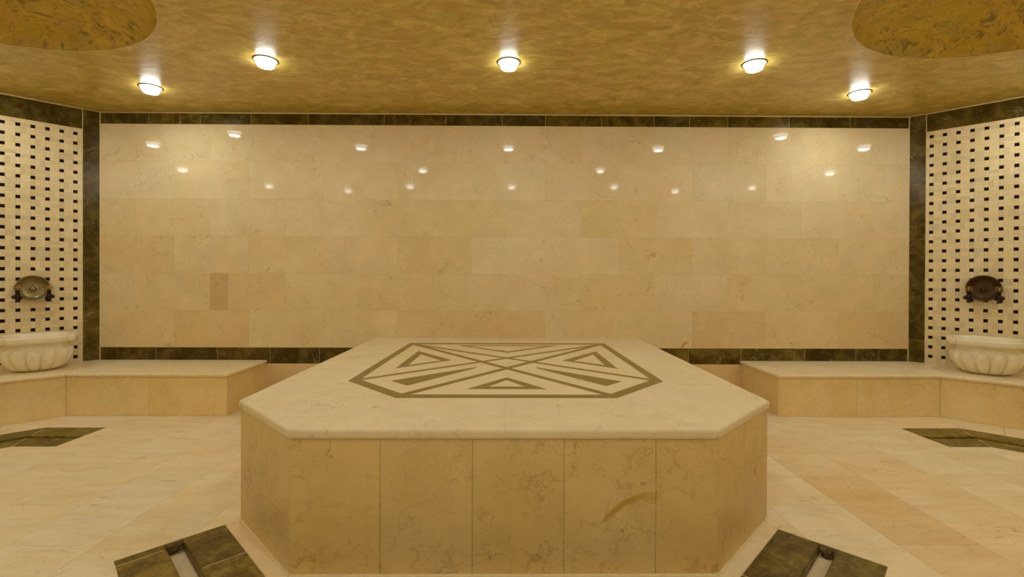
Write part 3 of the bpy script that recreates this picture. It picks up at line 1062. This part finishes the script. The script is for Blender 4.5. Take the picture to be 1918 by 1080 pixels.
for k, (a, b) in enumerate(zip(fx, fx[1:])):
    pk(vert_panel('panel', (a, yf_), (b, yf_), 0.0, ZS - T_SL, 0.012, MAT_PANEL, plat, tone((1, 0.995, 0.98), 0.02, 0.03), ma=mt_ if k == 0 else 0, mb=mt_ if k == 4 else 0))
for i, sp in ((1, (0.5,)), (5, (0.5,)), (2, (0.17, 0.34, 0.5, 0.67, 0.84)), (4, (0.16, 0.33, 0.5, 0.66, 0.83))):
    a, b = Vector(bp[i]), Vector(bp[(i + 1) % 6])
    ts = [0] + list(sp) + [1]
    for t0, t1 in zip(ts, ts[1:]):
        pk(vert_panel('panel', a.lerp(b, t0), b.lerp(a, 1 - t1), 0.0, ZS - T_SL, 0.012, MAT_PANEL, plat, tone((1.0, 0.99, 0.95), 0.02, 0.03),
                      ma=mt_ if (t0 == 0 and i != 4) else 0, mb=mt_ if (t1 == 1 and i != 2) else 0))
# bead of grout at the foot
v, f = [], []
for i in (5, 0, 1):
    a, b = bp[i], bp[(i + 1) % 6]
    tube([(a[0], a[1], 0.001), (b[0], b[1], 0.001)], 0.006, 6, v, f)
for a, b in ((bp[4], bp[5]), (bp[2], bp[3])):
    tube([(a[0], a[1], 0.001), (b[0], b[1], 0.001)], 0.006, 6, v, f)
pk(mk('grout_bead', v, f, MAT_CAULK, plat))

# inlay (world metres on the platform top)
IX = -0.006
outer_i = [(-0.458, 1.942), (0.458, 1.942), (0.752, 2.255), (0.730, 3.539), (-0.730, 3.539), (-0.758, 2.255)]
outer_i = [(x + IX, y) for x, y in outer_i]
BW = 0.062
inner_i = offset_poly(outer_i, [0.055, 0.055, 0.046, 0.062, 0.046, 0.055])
ZI = ZS
def inlay(name, polys, h, mat, color=None):
    v, f = [], []
    for p_ in polys: prism(p_, ZS - 0.004, ZS + h, v, f)
    return pk(mk(name, v, f, mat, plat, color=color))
# pale field, two slabs meeting on the centre line
for sgn in (-1, 1):
    hp = half(ccw(outer_i), (IX, 0), (IX, 5), sgn < 0)
    hp = [(x + (-0.0004 if sgn < 0 else 0.0004) * (abs(x - IX) < 1e-3), y) for x, y in hp]
    inlay('inlay_field', [hp], 0.0003, MAT_INLAY_LIGHT)
# border strips
for i in range(6):
    j = (i + 1) % 6
    inlay('inlay_strip', [[outer_i[i], outer_i[j], inner_i[j], inner_i[i]]], 0.0007, MAT_INLAY_DARK, tone((1, 1, 1), 0.06, 0.03))
def strip(a, b, w, name='inlay_strip', h=0.00065, e0=0, e1=0):
    a, b = Vector(a), Vector(b)
    d = (b - a).normalized(); n = Vector((-d.y, d.x)) * w / 2
    a = a - d * e0; b = b + d * e1
    q = clip(ccw([tuple(a - n), tuple(b - n), tuple(b + n), tuple(a + n)]), ccw(inner_i))
    return inlay(name, [q], h, MAT_INLAY_DARK)
FL, FR, RR, BR, BL, LL = inner_i
cr1 = (IX, 2.585); cr2 = (IX, 2.935)
strip(FL, BR, 0.040, e0=0.05, e1=0.05); strip(FR, BL, 0.040, h=0.0006, e0=0.05, e1=0.05)
strip(LL, BR, 0.036, h=0.00055, e0=0.05, e1=0.05); strip(RR, BL, 0.036, h=0.0005, e0=0.05, e1=0.05)
def frame_tri(out, inn):
    out = [(x, y) for x, y in out]; 
    for i in range(3):
        j = (i + 1) % 3
        inlay('inlay_strip', [[out[i], out[j], inn[j], inn[i]]], 0.0007, MAT_INLAY_DARK)
frame_tri([(-0.600, 3.158), (-0.612, 2.563), (-0.336, 2.816)], [(-0.558, 3.025), (-0.562, 2.660), (-0.398, 2.803)])
frame_tri([(0.590, 3.155), (0.600, 2.562), (0.325, 2.814)], [(0.550, 3.030), (0.550, 2.668), (0.392, 2.802)])
frame_tri([(-0.370, 3.425), (0.362, 3.422), (-0.004, 3.096)], [(-0.288, 3.390), (0.280, 3.388), (-0.004, 3.148)])
frame_tri([(-0.185, 2.093), (0.172, 2.095), (-0.005, 2.338)], [(-0.090, 2.143), (0.078, 2.141), (-0.005, 2.278)])
inlay('inlay_strip', [[(-0.170, 2.608), (-0.561, 2.259), (-0.462, 2.158), (-0.176, 2.572)]], 0.0007, MAT_INLAY_DARK)
inlay('inlay_strip', [[(0.157, 2.602), (0.546, 2.252), (0.452, 2.155), (0.160, 2.570)]], 0.0007, MAT_INLAY_DARK)

# ------------------------------------------------------------------ benches round the two ends
for s in (-1, 1):
    endx = -1.9655 if s < 0 else -1.9290
    p = path_for(s, endx)
    bench = empty('stone_bench', (mirror(s, -3.5), D - 0.3, 0))
    tag(bench, 'low cream marble bench in the %s corner carrying a fluted basin' % ('left' if s < 0 else 'right'), 'bench', 'low marble benches against the walls')
    off = Matrix.Translation(-Vector(bench.location))
    def bk(o):
        o.matrix_parent_inverse = off
        return o
    TB = 0.024
    LAST = 2
    for i in range(LAST + 1):
        L = seg_len(p, i)
        # marble tops
        if i == 0: cuts = [0.0, 0.82, None]
        elif i == LAST: cuts = [None, L - 0.82, L]
        else: cuts = [None, 0.8, None]
        for a_, b_ in zip(cuts, cuts[1:]):
            q = seg_quad(p, s, i, 0.0, BD, a_, b_)
            fl = [False, i == LAST and b_ == L, True, i == 0 and a_ == 0.0]
            bk(slab('top_slab', q, fl, ZB - TB, ZB, MAT_SLAB, bench, r=0.010, color=tone((1.09, 1.09, 1.10), 0.015, 0.02)))
        # core and front panels
        q = seg_quad(p, s, i, 0.0, BD - 0.03, 0.025 if i == 0 else None, L - 0.025 if i == LAST else None)
        v, f = prism(q, 0.0, ZB - TB)
        bk(mk('core', v, f, MAT_GROUT, bench))
        fo = off_line(p, s, BD - 0.018)
        a2, b2 = Vector(fo[i]), Vector(fo[i + 1])
        if i == LAST:
            base_ = Vector(p[i]); tt_ = (Vector(p[i + 1]) - base_).normalized()
            b2 = a2 + tt_ * (L - (a2 - base_).dot(tt_))
        if i == 0: a2 = a2 + (b2 - a2).normalized() * 0.013
        if i == LAST: b2 = b2 - (b2 - a2).normalized() * 0.013
        LL_ = (b2 - a2).length
        if i == 0: ts = [0, (0.546 if s < 0 else 0.562) / LL_, 1]
        else: ts = [k / max(1, round(LL_ / 0.56)) for k in range(max(1, round(LL_ / 0.56)) + 1)]
        for t0, t1 in zip(ts, ts[1:]):
            A_, B_ = a2.lerp(b2, t0), a2.lerp(b2, t1)
            if s < 0: A_, B_ = B_, A_
            # outer face towards the room: body on the left of A -> B
            bk(vert_panel('panel', A_, B_, 0.0, ZB - TB, 0.012, MAT_BENCH, bench, tone((1.02, 1.03, 1.03), 0.02, 0.03)))
        if i in (0, LAST):
            # end panel
            e = a2 if i == 0 else b2
            w_ = Vector((e.x, D - 0.001)) if i == 0 else Vector((p[LAST][0] - s * 0.001, e.y))
            if (s < 0) == (i == 0): A_, B_ = e, w_
            else: A_, B_ = w_, e
            bk(vert_panel('panel', A_, B_, 0.0, ZB - TB, 0.012, MAT_BENCH, bench, tone((0.97, 0.95, 0.9), 0.02, 0.03)))

# ------------------------------------------------------------------ fluted marble basins
def make_basin(s, u_c, label):
    w, a, t, nin = WALLS[s]
    zb0 = ZB
    dc = 0.218                                # centre, from the wall
    root = empty('wash_basin', (a.x + t.x * u_c + nin.x * dc, a.y + t.y * u_c + nin.y * dc, zb0), math.atan2(nin.y, nin.x) + math.pi / 2)
    tag(root, label, 'basin', 'fluted marble wash basins')
    # local: x along the wall, -y towards the room
    n = 224
    HW, HD = 0.215, 0.213
    K = 14
    H_ = 0.250
    def plan(th, hw, hd, ex, scal=0.0):
        c, s_ = math.cos(th), math.sin(th)
        r = (abs(c) ** ex + abs(s_) ** ex) ** (-1.0 / ex)
        k = 1.0
        if scal:
            # straight front, pinched corners and rounded lobes at the sides
            k = 1 - scal * math.exp(-((abs(abs(c) - 0.72)) / 0.075) ** 2)
        return hw * r * c * k, hd * r * s_ * k
    def lobe(th, z):
        ph = ((th / (2 * math.pi) * K + 0.25) % 1.0 * 2 - 1) * 1.06
        zc_, hz = 0.085, 0.085
        e = 1 - abs(ph) ** 2.6
        if z > zc_:
            e = 1 - abs(ph) ** 2.6 - ((z - zc_) / hz) ** 2.4
        return max(0.0, e) ** 0.6
    rings = []
    def body_r(z):
        # base scale, bulging belly, slightly waisted neck under the rim
        tt = z / H_
        return 0.54 + 0.46 * math.sin(min(1.0, tt / 0.62) * math.pi / 2) ** 0.9 - 0.075 * max(0, (tt - 0.60) / 0.25) ** 1.0 * (1 if tt < 0.86 else 1)
    zs = [0.0, 0.002, 0.006, 0.012, 0.02, 0.03, 0.042, 0.055, 0.07, 0.085, 0.10, 0.115, 0.128, 0.138, 0.147, 0.155, 0.162, 0.168, 0.175, 0.184, 0.194, 0.203]
    for z in zs:
        R_ = body_r(z) * (0.84 + 0.16 * min(1.0, z / 0.018))
        ring = []
        for i in range(n):
            th = 2 * math.pi * i / n
            fb = min(1.0, (z + 0.012) / 0.03)
            lb = lobe(th, z) * 0.125 * fb
            x, y = plan(th, HW * (R_ * 0.83 + lb), HD * (R_ * 0.81 + lb), 2.35)
            ring.append((x, y, z))
        rings.append(ring)
    # fillet and rim band
    for z, k in ((0.206, 0.93), (0.2075, 0.965), (0.210, 0.985), (0.222, 0.998), (0.240, 1.0), (0.246, 0.996), (0.2495, 0.985), (H_, 0.965)):
        rings.append([(*plan(2 * math.pi * i / n, HW * k, HD * k, 3.0, 0.055), z) for i in range(n)])
    nb = len(rings)
    for z, k in ((0.2495, 0.885), (0.245, 0.865), (0.20, 0.80), (0.15, 0.74), (0.10, 0.62), (0.07, 0.40), (0.062, 0.05)):
        rings.append([(*plan(2 * math.pi * i / n, HW * k, HD * k, 2.6, 0.03 if z > 0.2 else 0), z) for i in range(n)])
    body, rim, bowl = rings[:len(zs) + 1], rings[len(zs):nb], rings[nb - 1:]
    for nm, rg, c0, c1 in (('body', body, True, False), ('rim', rim, False, False), ('bowl', bowl, False, True)):
        v, f = loft(rg, c0, c1)
        # flatten the side that stands against the wall
        lim = dc - 0.004
        v = [(x, min(y, lim), z) for x, y, z in v]
        mk(nm, v, f, MAT_BASIN, root, smooth=True)
    return root
make_basin(-1, 0.362, 'fluted cream marble basin below the tinned bowl in the left corner')
make_basin(1, 0.452, 'fluted cream marble basin below the dark copper bowl in the right corner')

# ------------------------------------------------------------------ taps and bowls
def make_tap(s, u, label, zc, turn):
    w, a, t, nin = WALLS[s]
    root = empty('wall_tap', (a.x + t.x * u, a.y + t.y * u, zc), math.atan2(nin.y, nin.x) + math.pi / 2)
    tag(root, label, 'tap', 'bronze wall taps holding the bowls')
    v, f = [], []
    tube([(0, 0.0, 0), (0, -0.004, 0), (0, -0.006, 0)], [0.021, 0.021, 0.014], 16, v, f)
    mk('wall_flange', v, f, MAT_BRONZE, root, smooth=True)
    v, f = [], []
    tube([(0, -0.004, 0), (0, -0.03, 0), (0, -0.060, 0)], [0.010, 0.009, 0.012], 12, v, f)
    ball((0, -0.066, 0), 0.0185, v, f)
    ball((turn * 0.017, -0.064, -0.002), 0.0145, v, f)
    ball((-turn * 0.018, -0.064, -0.012), 0.0085, v, f)
    mk('valve_body', v, f, MAT_BRONZE, root, smooth=True)
    v, f = [], []
    tube([(0, -0.068, -0.008), (0, -0.070, -0.024), (0, -0.070, -0.034), (0, -0.070, -0.040)], [0.013, 0.0115, 0.012, 0.0135], 14, v, f)
    mk('spout', v, f, MAT_BRONZE, root, smooth=True)
    v, f = [], []
    tube([(0, -0.064, 0.012), (0, -0.064, 0.022), (0, -0.064, 0.030), (0, -0.066, 0.046), (0, -0.070, 0.056)], [0.014, 0.0105, 0.0125, 0.011, 0.009], 14, v, f)
    mk('stem', v, f, MAT_BRONZE, root, smooth=True)
    v, f = [], []
    ball((0, -0.066, 0.013), 0.0075, v, f)
    mk('boss', v, f, MAT_PEWTER, root, smooth=True)
    v, f = [], []
    for k in range(4):
        q = math.pi / 2 * k + math.pi / 4
        torus((0.0125 * math.cos(q) * 1.15, -0.078, 0.066 + 0.0125 * math.sin(q) * 0.9), 0.0088, 0.0024, (0, 1, 0.2), v, f, 14, 6)
    ball((0, -0.080, 0.066), 0.005, v, f, 8, 6)
    mk('handle', v, f, MAT_BRASS, root, smooth=True)
    return root

def make_bowl(s, u, z, mat, label, R=0.093, knob=None):
    w, a, t, nin = WALLS[s]
    dist = 0.034
    root = empty('metal_bowl', (a.x + t.x * u + nin.x * dist, a.y + t.y * u + nin.y * dist, z), 0)
    tag(root, label, 'bowl', 'metal bowls leaning on the taps')
    tilt = math.radians(9)
    # local z of the lathe = opening direction, leaning back against the wall
    out = Vector((nin.x, nin.y, 0)) * math.cos(tilt) + Vector((0, 0, 1)) * math.sin(tilt)
    xax = Vector((0, 0, 1)).cross(out).normalized()
    yax = out.cross(xax)
    R3 = Matrix((xax, yax, out)).transposed()
    root.rotation_euler = R3.to_euler()
    prof = [(0.001, -0.020), (0.050, -0.020), (0.066, -0.015), (0.080, 0.0), (0.090, 0.013), (R + 0.003, 0.019), (R + 0.004, 0.021), (R + 0.002, 0.0225),
            (R - 0.002, 0.020), (0.086, 0.013), (0.076, 0.0), (0.063, -0.012), (0.050, -0.0165), (0.034, -0.0170)]
    v, f = lathe(prof, 64)
    mk('shell', v, f, mat, root, smooth=True)
    prof = [(0.036, -0.0172), (0.034, -0.0150), (0.028, -0.0145), (0.0205, -0.0150), (0.019, -0.0120), (0.0165, -0.006), (0.011, -0.0015), (0.004, 0.0), (0.0005, 0.0)]
    v, f = lathe(prof, 48)
    mk('centre_boss', v, f, mat, root, smooth=True)
    return root
make_bowl(-1, 0.383, 0.885, MAT_PEWTER, 'shallow tinned metal bowl hung between the taps in the left corner')
make_bowl(1, 0.437, 0.908, MAT_COPPER, 'shallow dark copper bowl hung between the taps in the right corner', R=0.095)
make_tap(-1, 0.462, 'bronze tap at the left edge of the tinned bowl', 0.826, -1)
make_tap(-1, 0.296, 'bronze tap at the right edge of the tinned bowl', 0.826, 1)
make_tap(1, 0.358, 'bronze tap at the left edge of the copper bowl', 0.841, -1)
make_tap(1, 0.519, 'bronze tap at the right edge of the copper bowl', 0.841, 1)

# ------------------------------------------------------------------ ceiling lamps
def lamp_meshes():
    ring = lathe([(0.0635, 0.0), (0.0715, 0.0), (0.0725, -0.0035), (0.0690, -0.0060), (0.0640, -0.0045)], 40, True)
    glass = lathe([(0.061, -0.0005), (0.060, -0.006), (0.056, -0.014), (0.0515, -0.020), (0.0505, -0.028), (0.0480, -0.036), (0.0445, -0.0390)], 32)
    lens = lathe([(0.0445, -0.0390), (0.036, -0.0405), (0.018, -0.0418), (0.0005, -0.042)], 24)
    out = []
    for nm, (v, f), mat in (('ring', ring, MAT_CHROME), ('glass_shade', glass, MAT_LAMP), ('lens', lens, MAT_LENS)):
        me = bpy.data.meshes.new(nm)
        me.from_pydata(v, [], [tuple(reversed(x)) for x in f])
        me.update(); me.materials.append(mat)
        me.polygons.foreach_set('use_smooth', [True] * len(me.polygons))
        out.append(me)
    return out
m_ring, m_glass, m_lens = lamp_meshes()
visible = [(-2.526, 3.345, 'round lit glass ceiling lamp nearest the left mosaic wall'),
           (-1.498, 2.915, 'round lit glass ceiling lamp second from the left mosaic wall'),
           (-0.001, 2.920, 'round lit glass ceiling lamp above the middle of the platform'),
           (1.523, 2.915, 'round lit glass ceiling lamp second from the right mosaic wall'),
           (2.519, 3.365, 'round lit glass ceiling lamp nearest the right mosaic wall')]
hidden = [(-3.544, 2.983), (-4.017, 1.870), (-3.476, 0.843), (-2.453, 0.49), (-1.431, 0.856), (-1.055, 1.902),
          (0.05, 0.855), (1.126, 1.940), (1.53, 0.90), (2.526, 0.58), (3.537, 0.90), (4.0, 1.874), (3.57, 3.0)]
for k, e in enumerate(visible + hidden):
    r_ = empty('ceiling_lamp', (e[0], e[1], ZC))
    if k < 5: tag(r_, e[2], 'lamp', 'ceiling lamps along the back wall')
    else: tag(r_, 'round lit glass ceiling lamp outside the frame, mirrored in the back wall', 'lamp', 'ceiling lamps seen only as reflections')
    for nm, me in (('ring', m_ring), ('glass_shade', m_glass), ('lens', m_lens)):
        inst(nm, me, r_, (0, 0, 0))
